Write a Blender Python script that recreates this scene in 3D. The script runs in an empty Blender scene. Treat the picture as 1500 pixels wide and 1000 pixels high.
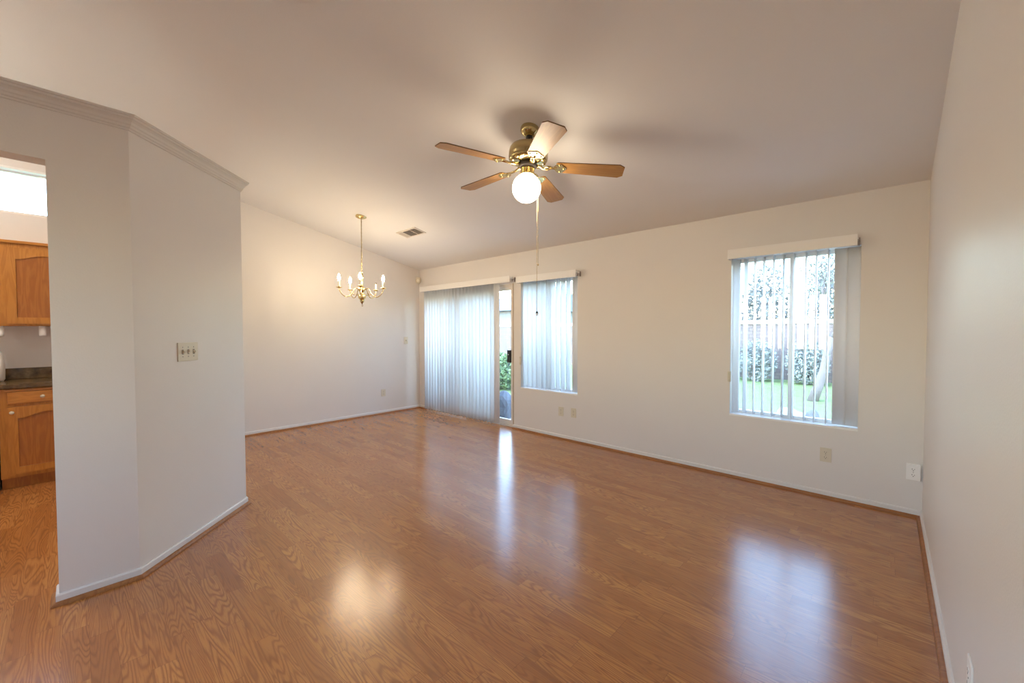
import bpy, bmesh, math, random
from mathutils import Vector, Matrix
random.seed(7)
scene = bpy.context.scene
COL = scene.collection
PI = math.pi
R = math.radians

# ------------------------------------------------------------------ camera
CAM = Vector((-0.2055, -4.165, 1.3711))
YAW, PITCH, ROLL, FPX = -0.7477, -0.0270, -0.0016, 593.51
cy, sy, cp, sp, cr, sr = math.cos(YAW), math.sin(YAW), math.cos(PITCH), math.sin(PITCH), math.cos(ROLL), math.sin(ROLL)
w0 = Vector((sy, cy, 0)); r0 = Vector((cy, -sy, 0)); u0 = Vector((0, 0, 1))
fw = w0*cp + u0*sp; u1 = u0*cp - w0*sp
rt = r0*cr + u1*sr; up = u1*cr - r0*sr
cam = bpy.data.cameras.new('camera'); camo = bpy.data.objects.new('camera', cam); COL.objects.link(camo)
m = Matrix((rt, up, -fw)).transposed().to_4x4(); m.translation = CAM
camo.matrix_world = m
cam.sensor_width = 36.0; cam.lens = 36.0*FPX/1500.0; cam.clip_start = 0.02; cam.clip_end = 200
scene.camera = camo

# ------------------------------------------------------------------ view, world, light
vs = scene.view_settings
scene.display_settings.display_device = 'sRGB'
vs.view_transform = 'Standard'; vs.look = 'None'; vs.gamma = 1.0; vs.use_curve_mapping = False
vs.exposure = 0.52
SKY_STRENGTH = 1.75
SUN_STRENGTH = 1.3
GLOBE_EMIT = 22.0
BULB_EMIT = 300.0
ADDED_LAMP_EMIT = 20.0  # glow of the lamp added out of view over the kitchen

world = bpy.data.worlds.new('sky_world'); scene.world = world; world.use_nodes = True
wn = world.node_tree.nodes; wl = world.node_tree.links
for n in list(wn): wn.remove(n)
sky = wn.new('ShaderNodeTexSky'); sky.sky_type = 'NISHITA'; sky.sun_disc = False
sky.sun_elevation = R(48); sky.sun_rotation = R(200); sky.air_density = 1.3; sky.dust_density = .5; sky.ozone_density = 1.0
bg = wn.new('ShaderNodeBackground'); bg.inputs['Strength'].default_value = SKY_STRENGTH
wo = wn.new('ShaderNodeOutputWorld')
wl.new(sky.outputs[0], bg.inputs[0]); wl.new(bg.outputs[0], wo.inputs[0])

sun = bpy.data.lights.new('sun', 'SUN'); sun.energy = SUN_STRENGTH; sun.angle = R(2); sun.color = (1, .95, .88)
suno = bpy.data.objects.new('sun', sun); COL.objects.link(suno)
suno.rotation_euler = Vector((0.45, 0.62, -0.9)).to_track_quat('-Z', 'Y').to_euler()

def portal(name, loc, direction, sx, sz):
    l = bpy.data.lights.new(name, 'AREA'); l.shape = 'RECTANGLE'; l.size = sx; l.size_y = sz
    o = bpy.data.objects.new(name, l); COL.objects.link(o); o.location = loc
    o.rotation_euler = Vector(direction).to_track_quat('-Z', 'Z').to_euler()
    l.cycles.is_portal = True
    return o
portal('portal', (-5.06, .16, 1.0), (0, -1, 0), 2.1, 2.1)
portal('portal', (-3.44, .16, 1.31), (0, -1, 0), 1.0, 1.5)
portal('portal', (-.83, .16, 1.31), (0, -1, 0), 1.0, 1.5)
portal('portal', (-6.47, -4.9, 2.72), (1, 0, 0), 1.8, .6)
portal('portal', (-1.8, -6.96, 1.55), (0, 1, 0), 1.4, 1.3)
scene.cycles.use_denoising = True
scene.cycles.max_bounces = 14; scene.cycles.diffuse_bounces = 8; scene.cycles.glossy_bounces = 5
scene.cycles.transparent_max_bounces = 16; scene.cycles.sample_clamp_indirect = 8

# ------------------------------------------------------------------ dimensions (metres)
H, S = 2.44, 0.2197          # eave height at the window wall, ceiling slope
XL, YF = -6.315, -6.8        # left wall, front wall (behind the camera)
T = .15                      # outer wall thickness
XP, YC, TA = -3.239, -3.946, .678   # kitchen partition face, its corner, leg of the 45 degree face
YO, ZO, PZ = -4.246, 2.21, 2.53     # opening jamb, opening head, partition height
def zc(y): return H - S*y

# ------------------------------------------------------------------ materials
def nm(name):
    mt = bpy.data.materials.new(name); mt.use_nodes = True
    nt = mt.node_tree; b = nt.nodes['Principled BSDF']
    return mt, nt, b
def N(nt, t, **k):
    n = nt.nodes.new(t)
    for a, v in k.items():
        if a in n.inputs: n.inputs[a].default_value = v
        else: setattr(n, a, v)
    return n
def math_(nt, op, a, b=None, c=None):
    n = nt.nodes.new('ShaderNodeMath'); n.operation = op
    for i, v in enumerate((a, b, c)):
        if v is None: continue
        if isinstance(v, (int, float)): n.inputs[i].default_value = v
        else: nt.links.new(v, n.inputs[i])
    return n.outputs[0]
def mixc(nt, fac, a, b, blend='MIX'):
    n = nt.nodes.new('ShaderNodeMix'); n.data_type = 'RGBA'; n.blend_type = blend
    for s, v in ((n.inputs[0], fac), (n.inputs[6], a), (n.inputs[7], b)):
        if isinstance(v, (int, float)): s.default_value = v
        elif isinstance(v, tuple): s.default_value = v if len(v) == 4 else (*v, 1)
        else: nt.links.new(v, s)
    return n.outputs[2]
def paint(name, col, rough=.55, bump=.0, bscale=350, spec=.35, var=.04, metal=0.0, coat=0.0):
    mt, nt, b = nm(name)
    tc = N(nt, 'ShaderNodeTexCoord')
    nz = N(nt, 'ShaderNodeTexNoise', Scale=3.0, Detail=3.0); nt.links.new(tc.outputs['Object'], nz.inputs['Vector'])
    c = mixc(nt, nz.outputs[0], tuple(x*(1-var) for x in col), tuple(min(1, x*(1+var)) for x in col))
    nt.links.new(c, b.inputs['Base Color'])
    b.inputs['Roughness'].default_value = rough; b.inputs['Specular IOR Level'].default_value = spec
    b.inputs['Metallic'].default_value = metal; b.inputs['Coat Weight'].default_value = coat
    if bump:
        n2 = N(nt, 'ShaderNodeTexNoise', Scale=bscale, Detail=2.0); nt.links.new(tc.outputs['Object'], n2.inputs['Vector'])
        bp = N(nt, 'ShaderNodeBump', Strength=bump, Distance=.002); nt.links.new(n2.outputs[0], bp.inputs['Height'])
        nt.links.new(bp.outputs[0], b.inputs['Normal'])
    return mt
WALL = (.76, .728, .705)
M = {}
M['wall'] = paint('wall_paint', WALL, .42, .25, 140, .4, .012)
M['ceiling'] = paint('ceiling_paint', (.80, .785, .775), .85, .2, 160, .15, .012)
M['trim'] = paint('white_trim', (.76, .745, .735), .4, 0, 1, .4, .03)
M['mould'] = paint('crown_paint', (.70, .67, .64), .5, 0, 1, .35, .02)
M['white'] = paint('white_plastic', (.87, .86, .85), .35, 0, 1, .5, .02)
M['slat'] = paint('slat_vinyl', (.86, .87, .88), .45, 0, 1, .4, .015)
def slat_mat():
    mt = M['slat']; nt = mt.node_tree; b = nt.nodes['Principled BSDF']
    tl = N(nt, 'ShaderNodeBsdfTranslucent', Color=(.78, .82, .88, 1)); mx = N(nt, 'ShaderNodeMixShader'); mx.inputs[0].default_value = .1
    nt.links.new(b.outputs[0], mx.inputs[1]); nt.links.new(tl.outputs[0], mx.inputs[2]); nt.links.new(mx.outputs[0], nt.nodes['Material Output'].inputs[0])
slat_mat()
M['almond'] = paint('almond_plastic', (.68, .62, .50), .35, 0, 1, .5, .02)
M['dark'] = paint('dark_slot', (.03, .025, .02), .6)
M['black'] = paint('black_plastic', (.012, .012, .013), .3, 0, 1, .5)
M['greymetal'] = paint('bracket_metal', (.35, .32, .30), .4, 0, 1, .5, .05, .6)
M['alu'] = paint('door_aluminium', (.72, .66, .60), .4, 0, 1, .5, .02, .0)
M['bronzeedge'] = paint('jamb_strip', (.42, .30, .2), .45, 0, 1, .5, .03)
M['vent'] = paint('vent_metal', (.70, .64, .58), .5, 0, 1, .4, .02)
M['duct'] = paint('duct_dark', (.05, .04, .035), .9)
M['cream'] = paint('candle_cream', (.85, .80, .68), .5)
M['stone'] = paint('patio_concrete', (.40, .39, .38), .9, .5, 30, .2, .12)
M['rock'] = paint('garden_rock', (.13, .135, .16), .9, .8, 12, .2, .3)
M['paleblock'] = paint('pale_block', (.40, .38, .36), .9, .5, 20, .2, .1)
M['bark'] = paint('tree_bark', (.19, .17, .175), .9, .8, 30, .2, .3)
M['stucco'] = paint('stucco', (.24, .26, .30), .9, .6, 40, .2, .08)
M['roof'] = paint('roof_tile', (.16, .18, .22), .9, .6, 15, .2, .2)
M['soffit'] = paint('opening_head_paint', WALL, .5, 0, 1, .3, .02)

def brass():
    mt, nt, b = nm('polished_brass')
    b.inputs['Base Color'].default_value = (.70, .56, .27, 1); b.inputs['Metallic'].default_value = 1.0
    tc = N(nt, 'ShaderNodeTexCoord'); nz = N(nt, 'ShaderNodeTexNoise', Scale=25.0, Detail=2.0)
    nt.links.new(tc.outputs['Object'], nz.inputs['Vector'])
    mr = N(nt, 'ShaderNodeMapRange'); mr.inputs['To Min'].default_value = .14; mr.inputs['To Max'].default_value = .26
    nt.links.new(nz.outputs[0], mr.inputs['Value']); nt.links.new(mr.outputs[0], b.inputs['Roughness'])
    return mt
M['brass'] = brass()
def oldbrass():
    mt = brass(); mt.name = 'antique_brass'
    mt.node_tree.nodes['Principled BSDF'].inputs['Base Color'].default_value = (.50, .40, .20, 1)
    return mt
M['oldbrass'] = oldbrass()

def emit(name, col, strength, base=(.9, .88, .85)):
    mt, nt, b = nm(name)
    lw = N(nt, 'ShaderNodeTexNoise', Scale=4.0)
    b.inputs['Base Color'].default_value = (*base, 1)
    b.inputs['Emission Color'].default_value = (*col, 1); b.inputs['Emission Strength'].default_value = strength
    b.inputs['Roughness'].default_value = .3
    return mt
M['globe'] = emit('opal_globe_lit', (1.0, .84, .62), GLOBE_EMIT)
M['bulb'] = emit('flame_bulb_lit', (1.0, .78, .50), BULB_EMIT)
M['addedlamp'] = emit('added_lamp_lit', (1.0, .88, .72), ADDED_LAMP_EMIT)

def glass():
    mt, nt, b = nm('window_glass'); nt.nodes.remove(b)
    out = nt.nodes['Material Output']
    tr = N(nt, 'ShaderNodeBsdfTransparent', Color=(.93, .96, .96, 1)); gl = N(nt, 'ShaderNodeBsdfGlossy', Roughness=.02)
    lw = N(nt, 'ShaderNodeLayerWeight', Blend=.5); mx = N(nt, 'ShaderNodeMixShader')
    fac = math_(nt, 'MULTIPLY_ADD', math_(nt, 'POWER', lw.outputs['Facing'], 5.0), .9, .045)
    nt.links.new(fac, mx.inputs[0]); nt.links.new(tr.outputs[0], mx.inputs[1]); nt.links.new(gl.outputs[0], mx.inputs[2])
    nt.links.new(mx.outputs[0], out.inputs[0])
    return mt
M['glass'] = glass()

def floor_mat():
    mt, nt, b = nm('oak_laminate'); L = nt.links
    tc = N(nt, 'ShaderNodeTexCoord'); sx = N(nt, 'ShaderNodeSeparateXYZ'); L.new(tc.outputs['Object'], sx.inputs[0])
    X, Y = sx.outputs[0], sx.outputs[1]
    W = .083
    ys = math_(nt, 'DIVIDE', Y, W); row = math_(nt, 'FLOOR', ys)
    wn1 = N(nt, 'ShaderNodeTexWhiteNoise'); wn1.noise_dimensions = '1D'; L.new(row, wn1.inputs['W'])
    ln = math_(nt, 'MULTIPLY_ADD', wn1.outputs[0], .16, .42)
    xs = math_(nt, 'MULTIPLY_ADD', wn1.outputs[0], 17.3, math_(nt, 'DIVIDE', X, ln)); ix = math_(nt, 'FLOOR', xs)
    cid = N(nt, 'ShaderNodeCombineXYZ'); L.new(row, cid.inputs[0]); L.new(ix, cid.inputs[1])
    wn2 = N(nt, 'ShaderNodeTexWhiteNoise'); wn2.noise_dimensions = '2D'; L.new(cid.outputs[0], wn2.inputs['Vector'])
    rnd = wn2.outputs[0]
    # cathedral grain: contour lines of a stretched noise, different for each strip
    gv = N(nt, 'ShaderNodeCombineXYZ'); L.new(math_(nt, 'MULTIPLY', X, 1.0), gv.inputs[0]); L.new(math_(nt, 'MULTIPLY', Y, 11.0), gv.inputs[1])
    L.new(math_(nt, 'MULTIPLY', rnd, 61.0), gv.inputs[2])
    n1 = N(nt, 'ShaderNodeTexNoise', Scale=1.0, Detail=2.0, Roughness=.35, Distortion=.35); L.new(gv.outputs[0], n1.inputs['Vector'])
    ring = math_(nt, 'SINE', math_(nt, 'MULTIPLY', n1.outputs[0], 165.0))
    ring = math_(nt, 'MULTIPLY_ADD', ring, .5, .5); ring = math_(nt, 'POWER', ring, 2.2)
    pv = N(nt, 'ShaderNodeCombineXYZ'); L.new(math_(nt, 'MULTIPLY', X, 9.0), pv.inputs[0]); L.new(math_(nt, 'MULTIPLY', Y, 190.0), pv.inputs[1])
    n2 = N(nt, 'ShaderNodeTexNoise', Scale=1.0, Detail=3.0); L.new(pv.outputs[0], n2.inputs['Vector'])
    sv = N(nt, 'ShaderNodeCombineXYZ'); L.new(math_(nt, 'MULTIPLY', X, 1.3), sv.inputs[0]); L.new(math_(nt, 'MULTIPLY', Y, 30.0), sv.inputs[1]); L.new(rnd, sv.inputs[2])
    n3 = N(nt, 'ShaderNodeTexNoise', Scale=1.0, Detail=3.0); L.new(sv.outputs[0], n3.inputs['Vector'])
    ramp = N(nt, 'ShaderNodeValToRGB'); cr_ = ramp.color_ramp
    cr_.elements[0].position = 0; cr_.elements[0].color = (.33, .115, .029, 1)
    cr_.elements[1].position = 1; cr_.elements[1].color = (.52, .222, .060, 1)
    e = cr_.elements.new(.5); e.color = (.45, .178, .046, 1)
    L.new(rnd, ramp.inputs[0])
    c = mixc(nt, math_(nt, 'MULTIPLY', ring, .84), ramp.outputs[0], (.20, .066, .020))
    c = mixc(nt, math_(nt, 'MULTIPLY', math_(nt, 'GREATER_THAN', n2.outputs[0], .56), .42), c, (.22, .07, .024))
    c = mixc(nt, math_(nt, 'MULTIPLY', n3.outputs[0], .45), c, (.54, .225, .065))
    fx = math_(nt, 'FRACT', xs); fy = math_(nt, 'FRACT', ys)
    seam = math_(nt, 'MAXIMUM', math_(nt, 'LESS_THAN', fx, .004), math_(nt, 'LESS_THAN', fy, .014))
    c = mixc(nt, math_(nt, 'MULTIPLY', seam, .45), c, (.12, .04, .015))
    L.new(c, b.inputs['Base Color'])
    rr = math_(nt, 'MULTIPLY_ADD', n2.outputs[0], .05, .185)
    L.new(rr, b.inputs['Roughness'])
    b.inputs['IOR'].default_value = 1.6; b.inputs['Specular IOR Level'].default_value = .75
    b.inputs['Coat Weight'].default_value = .0
    bp = N(nt, 'ShaderNodeBump', Strength=.03, Distance=.002)
    L.new(math_(nt, 'ADD', ring, n2.outputs[0]), bp.inputs['Height']); L.new(bp.outputs[0], b.inputs['Normal'])
    return mt
M['floor'] = floor_mat()

def wood(name, light, dark, axis=2, scale=1.0, rough=.35, coat=.3):
    mt, nt, b = nm(name); L = nt.links
    tc = N(nt, 'ShaderNodeTexCoord'); mp = N(nt, 'ShaderNodeMapping'); L.new(tc.outputs['Object'], mp.inputs[0])
    s = [14*scale]*3; s[axis] = 1.6*scale; mp.inputs['Scale'].default_value = s
    n1 = N(nt, 'ShaderNodeTexNoise', Scale=1.0, Detail=4.0, Distortion=.4); L.new(mp.outputs[0], n1.inputs['Vector'])
    ring = math_(nt, 'MULTIPLY_ADD', math_(nt, 'SINE', math_(nt, 'MULTIPLY', n1.outputs[0], 42.0)), .5, .5)
    c = mixc(nt, math_(nt, 'MULTIPLY', ring, .6), light, dark)
    L.new(c, b.inputs['Base Color']); b.inputs['Roughness'].default_value = rough
    b.inputs['Coat Weight'].default_value = coat; b.inputs['Coat Roughness'].default_value = .15
    return mt
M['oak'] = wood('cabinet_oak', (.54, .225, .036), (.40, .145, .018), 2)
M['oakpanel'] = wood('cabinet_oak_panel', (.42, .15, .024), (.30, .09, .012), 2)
M['oakh'] = wood('cabinet_oak_rail', (.56, .235, .04), (.42, .15, .02), 1)
M['quarter'] = wood('quarter_round_oak', (.36, .15, .045), (.24, .085, .025), 0, 1.0, .55, 0)
M['blade'] = wood('blade_oak', (.44, .225, .055), (.33, .145, .03), 0, 1.0, .5, .0)
M['bladeedge'] = paint('blade_edge', (.16, .085, .035), .5)

def granite():
    mt, nt, b = nm('brown_granite'); L = nt.links
    tc = N(nt, 'ShaderNodeTexCoord')
    v = N(nt, 'ShaderNodeTexVoronoi', Scale=55.0); L.new(tc.outputs['Object'], v.inputs['Vector'])
    n = N(nt, 'ShaderNodeTexNoise', Scale=16.0, Detail=6.0); L.new(tc.outputs['Object'], n.inputs['Vector'])
    r = N(nt, 'ShaderNodeValToRGB'); e = r.color_ramp.elements
    e[0].position = .32; e[0].color = (.030, .018, .008, 1); e[1].position = .72; e[1].color = (.27, .17, .07, 1)
    L.new(n.outputs[0], r.inputs[0])
    c = mixc(nt, math_(nt, 'MULTIPLY', v.outputs[0], .8), r.outputs[0], (.10, .055, .02))
    L.new(c, b.inputs['Base Color']); b.inputs['Roughness'].default_value = .18
    return mt
M['granite'] = granite()

def ground(name, a, bb, scale):
    mt, nt, b = nm(name); L = nt.links
    tc = N(nt, 'ShaderNodeTexCoord'); n = N(nt, 'ShaderNodeTexNoise', Scale=scale, Detail=8.0); L.new(tc.outputs['Object'], n.inputs['Vector'])
    L.new(mixc(nt, n.outputs[0], a, bb), b.inputs['Base Color']); b.inputs['Roughness'].default_value = .95
    b.inputs['Specular IOR Level'].default_value = .1
    return mt
M['lawn'] = ground('lawn_grass', (.12, .175, .065), (.22, .28, .14), 6)
M['leaf'] = ground('leaf_green', (.09, .16, .07), (.22, .30, .16), 3)
M['hedge'] = ground('hedge_leaf', (.13, .145, .145), (.25, .27, .27), 3)
M['leafblue'] = ground('leaf_greygreen', (.17, .195, .19), (.33, .36, .35), 3)

def blockwall():
    mt, nt, b = nm('garden_block_wall'); L = nt.links
    tc = N(nt, 'ShaderNodeTexCoord'); mp = N(nt, 'ShaderNodeMapping'); L.new(tc.outputs['Object'], mp.inputs[0])
    mp.inputs['Rotation'].default_value = (R(90), 0, 0)
    br = N(nt, 'ShaderNodeTexBrick', Scale=2.4); L.new(mp.outputs[0], br.inputs['Vector'])
    br.inputs['Color1'].default_value = (.15, .125, .125, 1); br.inputs['Color2'].default_value = (.19, .16, .155, 1); br.inputs['Mortar'].default_value = (.10, .09, .09, 1)
    L.new(br.outputs[0], b.inputs['Base Color']); b.inputs['Roughness'].default_value = .95
    return mt
M['block'] = blockwall()

# ------------------------------------------------------------------ mesh helpers
class MB:
    def __init__(s): s.v = []; s.f = []; s.sm = []
    def add(s, vs, fs, smooth=False):
        o = len(s.v); s.v += [Vector(p) for p in vs]; s.f += [tuple(i+o for i in f) for f in fs]; s.sm += [smooth]*len(fs); return s
    def box(s, x0, y0, z0, x1, y1, z1, bev=0.0):
        x0, x1 = min(x0, x1), max(x0, x1); y0, y1 = min(y0, y1), max(y0, y1); z0, z1 = min(z0, z1), max(z0, z1)
        if bev:
            bm = bmesh.new(); bmesh.ops.create_cube(bm, size=1)
            for v in bm.verts: v.co = Vector(((x0+x1)/2+v.co.x*(x1-x0), (y0+y1)/2+v.co.y*(y1-y0), (z0+z1)/2+v.co.z*(z1-z0)))
            bmesh.ops.bevel(bm, geom=bm.edges[:], offset=bev, segments=2, profile=.6, affect='EDGES')
            bm.verts.index_update(); s.add([v.co.copy() for v in bm.verts], [[v.index for v in f.verts] for f in bm.faces]); bm.free(); return s
        return s.add([(x0,y0,z0),(x1,y0,z0),(x1,y1,z0),(x0,y1,z0),(x0,y0,z1),(x1,y0,z1),(x1,y1,z1),(x0,y1,z1)],
                     [(0,3,2,1),(4,5,6,7),(0,1,5,4),(1,2,6,5),(2,3,7,6),(3,0,4,7)])
    def prism(s, pts, d, smooth=False):      # pts: 3-D polygon, d: extrusion vector
        n = len(pts); d = Vector(d); p = [Vector(q) for q in pts]
        s.add(p + [q+d for q in p], [tuple(range(n))[::-1], tuple(range(n, 2*n))])
        o = len(s.v)-2*n
        for i in range(n):
            j = (i+1) % n; s.f.append((o+i, o+j, o+n+j, o+n+i)); s.sm.append(smooth)
        return s
    def lathe(s, prof, seg=24, c=(0,0,0), smooth=True, mat=None):
        c = Vector(c); vs = []; fs = []
        for r, z in prof:
            for k in range(seg):
                a = 2*PI*k/seg; q = Vector((r*math.cos(a), r*math.sin(a), z))
                vs.append(c + (mat @ q if mat else q))
        for i in range(len(prof)-1):
            for k in range(seg):
                k2 = (k+1) % seg; fs.append((i*seg+k, i*seg+k2, (i+1)*seg+k2, (i+1)*seg+k))
        fs.append(tuple(range(seg))[::-1]); fs.append(tuple(range((len(prof)-1)*seg, len(prof)*seg)))
        return s.add(vs, fs, smooth)
    def sphere(s, r, c=(0,0,0), seg=20, rings=12, sc=(1,1,1)):
        prof = [(max(1e-4, r*math.sin(PI*i/rings)), -r*math.cos(PI*i/rings)) for i in range(rings+1)]
        o = len(s.v); s.lathe(prof, seg)
        for i in range(o, len(s.v)):
            q = s.v[i]; s.v[i] = Vector((q.x*sc[0], q.y*sc[1], q.z*sc[2])) + Vector(c)
        return s
    def tube(s, pts, r, seg=8, smooth=True):
        pts = [Vector(p) for p in pts]; n = len(pts); rs = r if isinstance(r, (list, tuple)) else [r]*n
        vs = []; fs = []; prev = None
        for i, p in enumerate(pts):
            t = (pts[min(i+1, n-1)] - pts[max(i-1, 0)]).normalized()
            if prev is None:
                a = Vector((0,0,1)) if abs(t.z) < .9 else Vector((1,0,0)); u = t.cross(a).normalized()
            else: u = (prev - t*prev.dot(t)).normalized()
            prev = u; v = t.cross(u)
            for k in range(seg):
                an = 2*PI*k/seg; vs.append(p + (u*math.cos(an)+v*math.sin(an))*rs[i])
        for i in range(n-1):
            for k in range(seg):
                k2 = (k+1) % seg; fs.append((i*seg+k, i*seg+k2, (i+1)*seg+k2, (i+1)*seg+k))
        fs.append(tuple(range(seg))[::-1]); fs.append(tuple(range((n-1)*seg, n*seg)))
        return s.add(vs, fs, smooth)
    def sweep(s, path, prof, side=1, closed_ends=True):   # path: 2-D floor points; prof: (offset from wall, z); mitred corners
        P = [Vector((a, b)) for a, b in path]; n = len(P); m_ = len(prof); vs = []; fs = []
        def nrm(a, b):
            d = (b-a).normalized(); return Vector((-d.y, d.x))*side
        for i in range(n):
            if i == 0: off = nrm(P[0], P[1])
            elif i == n-1: off = nrm(P[-2], P[-1])
            else:
                a, b = nrm(P[i-1], P[i]), nrm(P[i], P[i+1]); off = (a+b)/(1+a.dot(b))
            for o, z in prof: vs.append((P[i].x+off.x*o, P[i].y+off.y*o, z))
        for i in range(n-1):
            for k in range(m_):
                k2 = (k+1) % m_; fs.append((i*m_+k, i*m_+k2, (i+1)*m_+k2, (i+1)*m_+k))
        fs.append(tuple(range(m_))); fs.append(tuple(range((n-1)*m_, n*m_))[::-1])
        return s.add(vs, fs)
    def build(s, name, mat, parent=None, origin=None):
        me = bpy.data.meshes.new(name)
        o0 = Vector(origin) if origin is not None else Vector((0,0,0))
        me.from_pydata([v-o0 for v in s.v], [], s.f)
        for p, k in zip(me.polygons, s.sm): p.use_smooth = k
        bm = bmesh.new(); bm.from_mesh(me); bmesh.ops.recalc_face_normals(bm, faces=bm.faces[:]); bm.to_mesh(me); bm.free()
        me.materials.append(M[mat] if isinstance(mat, str) else mat)
        o = bpy.data.objects.new(name, me); COL.objects.link(o); o.location = o0
        if parent is not None: o.parent = parent
        return o
def struct(name, mb, mat, parent=None, origin=None):
    o = mb.build(name, mat, parent, origin)
    if parent is None: o['kind'] = 'structure'
    return o
def thing(name, label, cat, loc=(0,0,0), rz=0, group=None):
    o = bpy.data.objects.new(name, None); COL.objects.link(o); o.empty_display_size = .1
    o.location = loc; o.rotation_euler = (0, 0, rz); o['label'] = label; o['category'] = cat
    if group: o['group'] = group
    return o
def tag(o, label, cat, group=None):
    o['label'] = label; o['category'] = cat
    if group: o['group'] = group
    return o
def copy_part(o, parent):
    c = o.copy(); COL.objects.link(c); c.parent = parent
    for ch in list(o.children): copy_part(ch, c)
    return c
def copy_tree(o):
    c = o.copy(); COL.objects.link(c)
    for ch in list(o.children): copy_part(ch, c)
    return c

# ------------------------------------------------------------------ shell
XR = 0.0
struct('floor', MB().box(XL-T, YF-T, -.12, XR+T, .0, 0).box(-6.08, 0, -.12, -4.04, .13, 0), 'floor')
struct('ceiling', MB().prism([(XL-T, T, zc(T)), (XL-T, YF-T, zc(YF-T)), (XR+T, YF-T, zc(YF-T)), (XR+T, T, zc(T))], (0, 0, .15)), 'ceiling')
DX0, DX1, DZ = -6.085, -4.045, 2.03          # sliding door opening
W1 = (-3.902, -2.978, .587, 2.035)           # window beside the door
W2 = (-1.283, -.366, .587, 2.035)            # window near the right corner
wb = MB()
for x0, x1, z0, z1 in [(XL-T, DX0, 0, H), (DX0, DX1, DZ, H), (DX1, W1[0], 0, H), (W1[0], W1[1], 0, W1[2]), (W1[0], W1[1], W1[3], H),
                       (W1[1], W2[0], 0, H), (W2[0], W2[1], 0, W2[2]), (W2[0], W2[1], W2[3], H), (W2[1], XR+T, 0, H)]:
    wb.box(x0, 0, z0, x1, T, z1)
struct('wall_back', wb, 'wall')
struct('wall_right', MB().prism([(XR, 0, 0), (XR, YF, 0), (XR, YF, zc(YF)), (XR, 0, H)], (T, 0, 0)), 'wall')
KW = (-5.75, -4.05, 2.49, 2.93)              # high kitchen window in the left wall
wlm = MB()
wlm.prism([(XL, 0, 0), (XL, KW[1], 0), (XL, KW[1], zc(KW[1])), (XL, 0, H)], (-T, 0, 0))
wlm.prism([(XL, KW[1], 0), (XL, KW[0], 0), (XL, KW[0], KW[2]), (XL, KW[1], KW[2])], (-T, 0, 0))
wlm.prism([(XL, KW[1], KW[3]), (XL, KW[0], KW[3]), (XL, KW[0], zc(KW[0])), (XL, KW[1], zc(KW[1]))], (-T, 0, 0))
wlm.prism([(XL, KW[0], 0), (XL, YF, 0), (XL, YF, zc(YF)), (XL, KW[0], zc(KW[0]))], (-T, 0, 0))
struct('wall_left', wlm, 'wall')
FWN = (-2.5, -1.1, .9, 2.2)                 # unseen window behind the camera, added to brighten the room
wfm = MB()
for x0, x1, z0, z1 in [(XL-T, FWN[0], 0, zc(YF)), (FWN[0], FWN[1], 0, FWN[2]), (FWN[0], FWN[1], FWN[3], zc(YF)), (FWN[1], XR+T, 0, zc(YF))]:
    wfm.box(x0, YF-T, z0, x1, YF, z1)
struct('wall_front', wfm, 'wall')

# partition between living room and kitchen
PT = .115
cA = (XP, YC); cB = (XP-TA, YC+TA)
YO2 = -5.45
k_ = PT*math.tan(R(22.5))
pk = MB()
pk.prism([(XP, YC, 0), (XP-PT, YC-k_, 0), (XP-PT, YO, 0), (XP, YO, 0)], (0, 0, PZ))
pk.box(XP-PT, YO2, ZO, XP, YO, PZ)
pk.box(XP-PT, YF, 0, XP, YO2, PZ)
struct('wall_kitchen', pk, 'wall')
pa = MB(); q = PT*math.sqrt(.5)
pa.prism([(XP, YC, 0), (cB[0], cB[1], 0), (cB[0]-k_, cB[1]-PT, 0), (XP-PT, YC-k_, 0)], (0, 0, PZ))
struct('wall_angled', pa, 'wall')
struct('wall_dining', MB().prism([(cB[0], cB[1], 0), (XL, cB[1], 0), (XL, cB[1]-PT, 0), (cB[0]-k_, cB[1]-PT, 0)], (0, 0, PZ)), 'wall')

# trim: baseboards and oak quarter rounds, crown moulding
BB = [(0, 0), (.012, 0), (.012, .047), (.007, .054), (0, .054)]
def qr(h=.019, o=.012): return [(o, 0), (o+h, 0)] + [(o+h*math.cos(R(a)), h*math.sin(R(a))) for a in (22, 45, 68)] + [(o, h)]
runs = {'right': ([(XR, YF), (XR, 0)], 1), 'left': ([(XL, 0), (XL, cB[1])], 1), 'front': ([(XL, YF), (XR, YF)], 1)}
paths = [('baseboard_back', [(XR, 0), (DX1+.0, 0)], 1), ('baseboard_corner', [(DX0, 0), (XL, 0)], 1), ('baseboard_right', [(XR, YF), (XR, 0)], 1),
         ('baseboard_left', [(XL, 0), (XL, cB[1])], 1), ('baseboard_partition', [(XP, YO), cA, cB, (XL, cB[1])], -1), ('baseboard_front', [(XL, YF), (XR, YF)], 1)]
for i, (nme, pth, sd) in enumerate(paths):
    if nme == 'baseboard_partition': pth = [(XP-PT, YO)] + pth
    struct(nme, MB().sweep(pth, BB, sd), 'trim')
    struct('trim_%d' % (i+2), MB().sweep(pth, qr(), sd), 'quarter')
CM = [(0, PZ-.075), (.008, PZ-.075), (.010, PZ-.066), (.016, PZ-.062), (.018, PZ-.052), (.024, PZ-.046), (.027, PZ-.034), (.036, PZ-.026), (.044, PZ-.022),
      (.046, PZ-.013), (.054, PZ-.010), (.056, PZ), (0, PZ)]
struct('trim_1', MB().sweep([(XP, YF), cA, cB, (XL, cB[1])], CM, -1), 'mould')

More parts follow.
